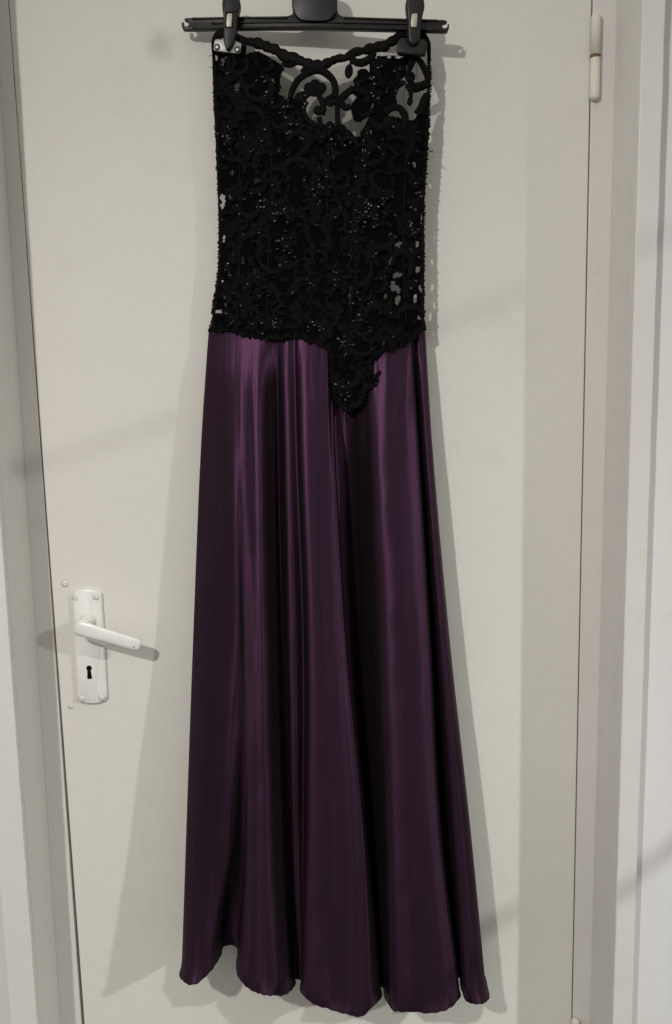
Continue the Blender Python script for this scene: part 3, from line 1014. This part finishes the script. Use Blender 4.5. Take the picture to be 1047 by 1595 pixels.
# central arch, drop and other open scrolls of the neckline
p = Piece()
p.cord([(452, 154), (455, 141), (463, 126), (475, 116), (488, 110), (500, 109), (512, 117), (520, 127), (523, 140), (522, 152)], [4, 4.6, 5, 5, 5.5, 6, 5.5, 5, 5, 5], 0.0016)
p.cord([(478, 158), (474, 165), (474, 175), (479, 186), (488, 193), (496, 196)], [4.5, 4, 3.6, 3.8, 4.4, 4], 0.0014)
p.cord([(494, 140), (498, 150), (503, 160), (504, 170), (501, 178)], [4, 4, 4.4, 5, 5], 0.0018)
p.blob(496, 172, 8.5, 8, .4, .0022)
[p.blob(*q) for q in ((482, 137, 9, 9, 0, .0022), (491, 131, 8.5, 8, 0, .0024), (501, 137, 8, 9, 0, .0022), (491, 143, 14, 8, 0, .002), (478, 146, 7, 6, 0, .0018), (468, 151, 9, 8, 0, .0018))]
p.blob(474, 148, 8, 7, .3, .0018)
p.blob(512, 157, 8, 8, .2, .0018)
[p.blob(*q) for q in ((519, 151, 7, 6, 0, .0018), (515, 161, 7, 5.5, 0, .0018), (484, 199, 7, 6, 0, .0018), (494, 197, 6, 6, 0, .0018), (503, 199, 5, 6, 0, .0018), (514, 195, 7, 7, 0, .002), (523, 198, 6, 6, 0, .0018), (534, 201, 6, 7, 0, .0018), (541, 207, 6, 6, 0, .0018))]
p.cord([(524, 150), (526, 164), (526, 180), (527, 196)], [4, 4, 3.8, 4.4], 0.0012)
p.cord([(527, 158), (535, 150), (543, 143), (551, 138)], [5, 5.6, 5, 6], 0.0014)
p.cord([(530, 156), (534, 163), (540, 168), (546, 164)], [5, 5, 4.5, 4], 0.0014)
p.cord([(498, 182), (499, 192), (502, 200)], [3.5, 4, 4], 0.0012)
p.done("neckline_scroll", M_LACE, "open arched lace scroll at the centre of the neckline")
p = Piece()
p.blob(543.5, 111, 6.6, 11.5, .12, .0024)
p.cord([(547, 100), (548, 92), (552, 87)], [2.5, 3, 3.4], 0.0014)
p.done("teardrop", M_LACE)
p = Piece()
p.cord([(548, 92), (556, 97), (566, 97), (576, 91), (582, 84), (582, 78)], [4.5, 5.5, 6, 5.5, 4.5, 3.6], 0.0014)
p.done("neckline_loop", M_LACE)
p = Piece()
p.cord([(442, 100), (452, 101), (461, 98), (467, 92)], [3.5, 4, 3.6, 3.4], 0.0014)
p.cord([(470, 112), (478, 105), (486, 103)], [3.5, 4.5, 5], 0.0014)
p.cord([(441, 101), (446, 93), (450, 88)], [3.5, 3, 3], 0.0013)
p.done("neckline_loop", M_LACE)
p = Piece()
p.cord([(648, 88), (655, 96), (661, 106), (666, 118), (667, 130)], [3.8, 4.4, 5, 5, 4], 0.0014)
p.cord([(641, 86), (642, 96), (638, 108), (636, 118)], [7, 6, 4, 3.6], 0.0014)
p.blob(639, 120, 8.4, 9.5, 0, .0022)
p.cord([(637, 128), (644, 136), (656, 134), (667, 129)], [7, 7, 6.5, 6], 0.0014)
p.cord([(637, 132), (640, 142), (640.5, 152)], [6, 4, 2.8], 0.0014)
p.blob(638.6, 158, 4.6, 7.2, .1, .002)
p.cord([(666, 148), (660, 158), (657, 168), (650, 178)], [6, 6, 6, 6], 0.0014)
p.cord([(600, 176), (610, 168), (622, 168), (630, 178), (632, 190), (628, 202)], [5, 5, 5, 5.4, 5.4, 5], 0.0014)
p.blob(606, 190, 9, 9.5, 0, .002)
p.blob(625, 130, 8, 5, -.4, .0018)
p.done("side_scroll", M_LACE, "open lace scroll below the plain black clip")

# fill motifs: flowers, scrolls, leaves, each stitched as its own piece
beads = []          # (px, py, r, lift)
random.seed(21)


def ok(x, y, r):
    if in_hole(x, y, 1.15):
        return False
    for k in range(8):
        a = k * math.pi / 4
        X, Y = x + r * math.cos(a), y + r * math.sin(a)
        if not lined(X, Y) or in_hole(X, Y):
            return False
        if X < interp(LEFT, Y) + 1 or X > interp(RGT, Y) - 1:
            return False
    return True


def clear(x, y):
    return not in_hole(x, y, 1.0)


def petal(p, x, y, L, w, a, lift, h):
    """one embroidered petal with a raised corded outline"""
    base = len(p.v)
    seg = 12
    ca, sa = math.cos(a), math.sin(a)
    bend = random.uniform(-.35, .35)
    out = []
    for rr, hh in ((1.0, 0.0), (.8, .7), (.4, 1.0)):
        for k in range(seg):
            t = 2 * math.pi * k / seg
            u = .5 + .5 * math.cos(t) * rr
            wd = math.sin(t) * rr * w * (0.55 + .75 * u) * (1.15 - .35 * u * u)
            X = x + (u * L) * ca - (wd + bend * L * (u - .5) ** 2) * sa
            Y = y + (u * L) * sa + (wd + bend * L * (u - .5) ** 2) * ca
            if rr == 1.0:
                out.append((X, Y))
            p.v.append(at(X, Y, bdepth(X, Y) + lift + .55 * h * hh))
    for q in range(2):
        for k in range(seg):
            k2 = (k + 1) % seg
            p.f.append((base + q * seg + k, base + q * seg + k2, base + (q + 1) * seg + k2, base + (q + 1) * seg + k))
    p.f.append(tuple(base + 2 * seg + k for k in range(seg)))
    p.cord(out + [out[0]], max(.6, w * .16), lift + .0004, .7, 2, 5)


def flower(x, y, r, n=5):
    p = Piece()
    a0 = random.uniform(0, 6.28)
    lf = random.uniform(.0006, .0022)
    fan = random.choice((6.28, 6.28, 4.2, 3.4))
    for k in range(n):
        a = a0 + fan * k / n + random.uniform(-.18, .18)
        L = r * random.uniform(.75, 1.1)
        petal(p, x + math.cos(a) * r * .12, y + math.sin(a) * r * .12, L, L * random.uniform(.24, .36), a, lf + random.uniform(0, .0006), .0012)
    p.blob(x, y, r * .2, r * .22, 0, .0014, seg=10, lift=lf + .0012, dimple=.4)
    p.done("lace_flower")
    for k in range(n):
        if random.random() < .12:
            a = a0 + fan * k / n
            beads.append((x + math.cos(a) * r * .3, y + math.sin(a) * r * .3, random.uniform(1.2, 1.8), lf + .0024))
    if random.random() < .5:
        beads.append((x, y, random.uniform(1.6, 2.2), lf + .0034))


def scroll(x, y, r, turn=None):
    p = Piece()
    a0 = random.uniform(0, 6.28)
    sg = random.choice((-1, 1))
    lf = random.uniform(.0006, .0024)
    pts, ws = [], []
    nn = 12
    el = random.uniform(.6, 1.0)
    ro = random.uniform(0, 3.14)
    sweep = random.uniform(2.2, 4.4)
    for k in range(nn):
        t = k / (nn - 1)
        rad = r * (1.05 - .62 * t ** 1.3)
        a = a0 + sg * t * sweep
        u, w = rad * math.cos(a), rad * math.sin(a) * el
        pts.append((x + u * math.cos(ro) - w * math.sin(ro), y + u * math.sin(ro) + w * math.cos(ro)))
        ws.append(max(1.0, (1.2 + r * .16 * math.sin(.35 + t * 2.6)) * random.uniform(.9, 1.1)))
    p.cord(pts, ws, lf + .0002, .26, 3, 8)
    ex, ey = pts[-1]
    p.blob(ex, ey, r * .2, r * .17, random.uniform(0, 3), .0016, seg=10, lift=lf)
    for q in random.sample((1, 2, 4, 5, 7, 8), 3):
        px_, py_ = pts[q]
        dx, dy = pts[q + 1][0] - pts[q - 1][0], pts[q + 1][1] - pts[q - 1][1]
        an = math.atan2(dy, dx) - sg * random.uniform(.5, 1.2)
        lx_, ly_ = px_ + math.cos(an) * r * .45, py_ + math.sin(an) * r * .45
        if lined(lx_, ly_) and clear(lx_, ly_):
            petal(p, px_, py_, r * random.uniform(.35, .55), r * .13, an, lf, .001)
    p.done("lace_scroll")
    for q in range(2, nn, 3):
        if random.random() < .12:
            beads.append((pts[q][0], pts[q][1], random.uniform(1.1, 1.6), lf + .0026))


def leaf(x, y, r):
    p = Piece()
    a = random.uniform(0, 6.28)
    petal(p, x - math.cos(a) * r, y - math.sin(a) * r, 2 * r, r * random.uniform(.4, .6), a, random.uniform(.0004, .0018), .0013)
    p.done("lace_leaf")


placed = []
count = {'flower': 0, 'scroll': 0, 'leaf': 0}
for phase, (kind, rmin, rmax, tries, maxn, sep) in enumerate((('scroll', 20, 30, 900, 34, .95), ('flower', 13, 20, 1500, 50, .9), ('scroll', 12, 18, 2200, 70, .72), ('flower', 8, 12, 1800, 50, .7), ('leaf', 5, 9, 3000, 170, .62))):
    got = 0
    for q in range(tries):
        if got >= maxn:
            break
        x, y = random.uniform(335, 664), random.uniform(84, 632)
        r = random.uniform(rmin, rmax)
        if not ok(x, y, r * (.95 if r < 14 else .8)):
            continue
        if any((x - a) ** 2 + (y - b) ** 2 < (sep * (r + c) * .72) ** 2 for a, b, c in placed):
            continue
        placed.append((x, y, r)); got += 1
        if kind == 'flower':
            flower(x, y, r, random.choice((5, 5, 6)))
        elif kind == 'scroll':
            scroll(x, y, r)
        else:
            leaf(x, y, r)

# scalloped lower border of the bodice following the waist seam and the point
p = Piece()
sm = smooth_path(BOT, 3)
for i in range(0, len(sm) - 1):
    x, y = sm[i]
    w = random.uniform(1.6, 3.6)
    p.blob(x + random.uniform(-1.5, 1.5), y - random.uniform(-.6, 3), w + random.uniform(0, 2.2), w, random.uniform(0, 3), .0018, seg=9, lift=.0006)
    if i % 4 == 1:
        petal(p, x, y - 2, random.uniform(7, 12), random.uniform(2, 3.4), random.uniform(-2.6, -.5), .0008, .001)
p.done("waist_trim", M_LACE, "scalloped lace border along the dropped pointed waist")

p = Piece()
p.cord([(650, 92), (649, 108), (650, 124)], .35, .0004)
p.done("net_crease", M_CORD)
p = Piece()
p.cord([(632, 134), (628, 150), (630, 162), (636, 176), (634, 188)], .4, .0004)
p.done("net_crease", M_CORD)
p = Piece()
p.cord([(588, 88.5), (604, 87), (628, 87)], .5, .0004)
p.done("net_crease", M_CORD)

# boning channels
for ch in ([(424, 200), (423, 260), (421, 330), (418, 400), (416, 460), (418, 518)], [(570, 196), (565, 260), (560, 330), (556, 400), (549, 460), (543, 530)], [(372, 190), (374, 300), (374, 400), (368, 510)], [(634, 200), (630, 300), (628, 400), (634, 515)], [(513, 215), (510, 300), (508, 400), (510, 500)]):
    p = Piece(); p.cord(ch, 1.5, .0006, .7); p.done("boning_channel", M_CORD)

# beads: clusters as in the photograph, then a scatter; too small to pick apart, joined
for (cx, cy, sx, sy, n) in ((395, 318, 25, 14, 16), (430, 330, 8, 25, 12), (440, 385, 16, 30, 22), (355, 420, 12, 18, 12), (570, 325, 22, 18, 22), (600, 310, 22, 16, 10), (565, 350, 14, 16, 10), (650, 310, 8, 14, 8), (490, 300, 30, 20, 14), (455, 180, 30, 28, 26), (350, 215, 10, 10, 10), (425, 480, 18, 40, 10),
                            (490, 500, 14, 12, 10), (565, 470, 16, 22, 12), (545, 530, 18, 14, 14), (535, 610, 14, 20, 12), (645, 400, 10, 50, 12), (590, 120, 20, 18, 10), (400, 130, 30, 26, 12), (540, 220, 30, 24, 14)):
    for k in range(int(n * .5)):
        x, y = random.gauss(cx, sx * .55), random.gauss(cy, sy * .55)
        if lined(x, y) and clear(x, y):
            beads.append((x, y, random.uniform(1.4, 2.6), random.uniform(.0022, .0040)))
for k in range(20):
    x, y = random.uniform(334, 664), random.uniform(90, 630)
    if lined(x, y) and clear(x, y):
        beads.append((x, y, random.uniform(.7, 1.2), random.uniform(.0015, .003)))
# beads standing out along both side seams
for y in range(110, 512, 7):
    if random.random() < .75:
        yy = y + random.uniform(-3, 3); beads.append((interp(LEFT, yy) - random.uniform(.2, 1.6), yy, random.uniform(1, 1.8), .001))
    if random.random() < .75:
        yy = y + random.uniform(-3, 3); beads.append((interp(RGT, yy) + random.uniform(.2, 1.8), yy, random.uniform(1, 2.0), .001))
bm0 = bmesh.new(); bmesh.ops.create_icosphere(bm0, subdivisions=2, radius=1.0)
bm0.verts.ensure_lookup_table()
bv = [vv.co.copy() for vv in bm0.verts]; bf = [tuple(q.index for q in ff.verts) for ff in bm0.faces]
bm0.free()
v, f = [], []
for (x, y, r, lift) in beads:
    c = at(x, y, bdepth(x, y) + lift)
    base = len(v)
    R3 = Matrix.Rotation(random.uniform(0, 6), 3, Vector((random.random(), random.random(), random.random() + .1)))
    sx = random.uniform(.8, 1.1)
    for q in bv:
        w = R3 @ q
        v.append(c + Vector((w.x, w.y * .8, w.z * sx)) * (r * .00098))
    f += [tuple(base + i for i in t) for t in bf]
o = mesh_obj("beads", v, f, M_BEAD, bodice, smooth=False)
o["kind"] = "stuff"
o["label"] = "tiny glossy jet beads sewn over the lace"
# stray thread ends at the seams and the bodice edge
v, f = [], []
for (x, y, dx, dy) in ((331, 87, -6, 1), (332, 106, -7, -1), (669, 236, 9, 2), (668, 238, 7, -5), (670, 133, 6, -2), (671, 118, 4, 2), (530, 88, 0, -7)):
    a = at(x, y, .04); b = at(x + dx, y + dy, .043); m_ = at(x + dx * .5, y + dy * .5 - 1.5, .044)
    tube(v, f, [a, m_, b], [.0006, .0004, .0003], 5)
o = mesh_obj("thread_ends", v, f, M_CORD, bodice); o["kind"] = "stuff"

# ------------------------------------------------------------------ hanger with clips
hanger = empty("clothes_hanger", at(490, 38, 0.045), "black plastic trouser hanger with two clips holding the bodice", "hanger")
bd = lambda x: lerp(0.028, 0.060, (x - 285) / 413.0)      # depth of the bar front
bar_out = [(283.2, 34.5), (285.5, 33.6), (286.2, 37), (288, 40.6), (292, 40.8), (294.4, 37), (293.6, 33.2), (290.4, 31.4), (287.2, 30.2), (287.6, 28.2), (292, 27.4), (330, 26.6), (400, 25.2), (448, 24.6), (455, 22), (457.5, 15),
           (525.5, 15), (528, 22), (534, 25.2), (590, 27.2), (640, 28.8), (690, 30.4), (695.6, 31.4), (696.6, 34), (692.5, 34.8), (689.2, 37.4), (688.8, 41), (691.5, 43.4), (695.6, 43), (697.6, 40), (698.2, 36.6), (699.9, 37), (699.6, 44), (697.6, 48.4), (690, 48.8),
           (600, 46.4), (490, 44), (400, 44.2), (290, 45.8), (284.8, 45), (283, 41)]
bar = extrude_poly("hanger_bar", bar_out, bd, lambda x: bd(x) - 0.009, M_PLASTIC, hanger, 0.0008, 2)
for pts in ([(300, 29), (370, 27.8), (448, 27.2)], [(300, 43.6), (370, 42.6), (480, 42.2), (600, 44.4), (684, 46.4)], [(330, 36), (400, 34.6), (480, 34.2), (580, 35.6), (640, 37)], [(536, 27.6), (600, 29.8), (682, 32.2)]):
    v, f = [], []
    sp = smooth_path(pts, 6)
    tube(v, f, [at(a, b, bd(a) + .0006) for a, b in sp], .0017, 8, squash=1.0)
    mesh_obj("bar_rib", v, f, M_PLASTIC, bar)
# centre boss with the hook
boss = [(455.5, -20), (454.6, 0), (455.5, 12), (459, 22), (465, 29), (473, 32.5), (491, 33.2), (509, 32.5), (517, 28), (523, 20), (525.6, 10), (525.6, 0), (523, -20), (515, -32), (490, -36), (465, -32)]
extrude_poly("centre_boss", rounded(boss, 3), lambda x: bd(x) + 0.006, lambda x: bd(x) - 0.011, M_PLASTIC, hanger, 0.0022, 3)
# hook over the top edge of the door
c0 = at(490, -34, bd(490) - .003)
v, f = [], []
hk = [Vector((c0.x, c0.y, c0.z - .01)), Vector((c0.x, c0.y, c0.z + .02)), Vector((c0.x, c0.y + .004, ZT - 0.012)), Vector((c0.x, c0.y + .016, ZT + .001)), Vector((c0.x, -0.006, ZT + .0042)), Vector((c0.x, 0.02, ZT + .0042)), Vector((c0.x, 0.0405, ZT + .0042))]
hk = [Vector(q) for q in smooth_path([tuple(h) for h in hk], 5)]
tube(v, f, hk, .0017, 10, normal=Vector((1, 0, 0)))
mesh_obj("hook", v, f, M_STEEL, hanger)


def clip(parts_fn, px, py):
    c = bpy.data.objects.new("clip", None); col.objects.link(c)
    c.location = at(px, py, .06); bpy.context.view_layer.update()
    c.parent = hanger; c.matrix_parent_inverse = hanger.matrix_world.inverted(); bpy.context.view_layer.update()
    parts_fn(c)
    return c


def left_clip(c):
    c["label"] = "clip with bare zinc jaw plate and two rivets"
    b = 0.043
    body = [(345.8, 4), (347, -4), (352, -9), (359, -11), (366, -10), (372, -5), (374.2, 3), (373.4, 12), (370.8, 22), (369.4, 34), (368.4, 46), (366.5, 58), (362.5, 69), (357.5, 76), (353.5, 77), (350.8, 73), (348.6, 62), (347.8, 48), (348, 36), (347.4, 22), (346.2, 12)]
    lo = extrude_poly("clip_lever", rounded(body, 3), b + .010, b - .004, M_PLASTIC, c, 0.0035, 4)
    jaw = [(334, 63.5), (335.5, 61), (340, 60.3), (345, 61), (347.5, 58), (351, 66), (355, 70), (360, 66), (364, 60), (366.5, 63), (371, 65), (375, 66.5), (376, 69), (375, 80), (373.5, 82.6), (370, 83), (352, 81), (338, 79), (333.6, 77.5), (332.6, 75)]
    j = extrude_poly("jaw_plate", jaw, b + .003, b - .0005, M_STEEL, c, 0.0008, 2)
    for (x, y) in ((338.3, 72.8), (370, 76.8)):
        disc("rivet_seat", x, y, b + .0029, b + .0035, .0044, M_PLASTIC, j)
        disc("rivet", x, y, b + .0034, b + .0050, .0029, M_STEEL, j)
    back = [(335, 58), (373, 62), (373, 84), (334, 80)]
    extrude_poly("rear_jaw", back, b - .011, b - .016, M_PLASTIC, c, 0.001, 2)
    sp = [(353.2, 24), (354.4, 20.2), (361.8, 20.6), (361.8, 26), (360.6, 41.4), (353.4, 41.8), (352.4, 38)]
    extrude_poly("spring", sp, b + .0125, b + .0095, M_BRASS, c, 0.0008, 2)
    extrude_poly("spring_slot", [(351.2, 19), (363.4, 19), (362.8, 43.5), (351, 43.5)], b + .0104, b + .0095, M_DARK, c, 0, 1)
    rim = [(348.5, 3), (351, -3), (358, -6), (366, -4), (371, 3), (369.5, 14), (366, 18), (353, 18), (350, 12)]
    v, f = [], []
    rp = rounded(rim, 3); rp.append(rp[0])
    tube(v, f, [at(a, q, b + .0098) for a, q in rp], .0013, 8, caps=False)
    mesh_obj("thumb_rim", v, f, M_PLASTIC, lo)


def right_clip(c):
    c["label"] = "all black plastic clip with broad jaw"
    b = 0.063
    body = [(632.5, 8), (633, 0), (636, -7), (642, -10.5), (649, -11), (656, -8), (661, -1), (661.8, 10), (659.5, 20), (657.4, 32), (655.5, 46), (653.5, 60), (651.5, 66), (644, 70), (637.5, 66), (635.6, 58), (635.2, 46), (635, 30), (633.6, 18)]
    extrude_poly("clip_lever", rounded(body, 3), b + .011, b - .004, M_PLASTIC, c, 0.0035, 4)
    jaw = [(619.5, 64), (621.5, 61), (627, 60.4), (634, 60), (637.5, 66), (640, 70), (644, 71), (648, 69.5), (651.5, 64), (655, 60.5), (661, 60.8), (664, 63), (665.2, 68), (664.6, 80), (662.5, 85), (656, 86), (640, 85), (624, 83.6), (619.6, 82), (618, 77)]
    extrude_poly("jaw_plate", jaw, b + .0055, b - .001, M_PLASTIC, c, 0.0022, 3)
    back = [(622, 58), (663, 60), (663, 86), (621, 84)]
    extrude_poly("rear_jaw", back, b - .012, b - .017, M_PLASTIC, c, 0.001, 2)
    sp = [(641.6, 22), (643.6, 20.4), (650.6, 20.6), (650.2, 30), (649.2, 41.4), (646, 42.2), (640.4, 41.2), (640.2, 34)]
    extrude_poly("spring", sp, b + .0135, b + .0105, M_BRASS, c, 0.0008, 2)


clip(left_clip, 358, 40)
clip(right_clip, 646, 40)

# ------------------------------------------------------------------ two cables hung across the room, right of the view: their thin shadows cross the door
def cable(p0, p1, t, label, name="unseen_hanging_cable"):
    a = p0 + (L2 - p0) * t
    b = p1 + (L2 - p1) * t
    pts = []
    for k in range(13):
        s = k / 12
        q = a.lerp(b, s)
        q.z -= 0.012 * math.sin(math.pi * s)
        pts.append(q)
    v, f = [], []
    tube(v, f, pts, .0085, 8, normal=Vector((0, 1, 0)))
    o = mesh_obj(name, v, f, M_CABLE)
    o["label"] = label; o["category"] = "cable"
    return o


cable(at(-40, 752, 0), at(1150, 318, D), .30, "upper grey cable strung out of view to the right")
cable(at(560, 1540, 0), at(1150, 1275, D), .30, "lower grey cable strung out of view to the right")
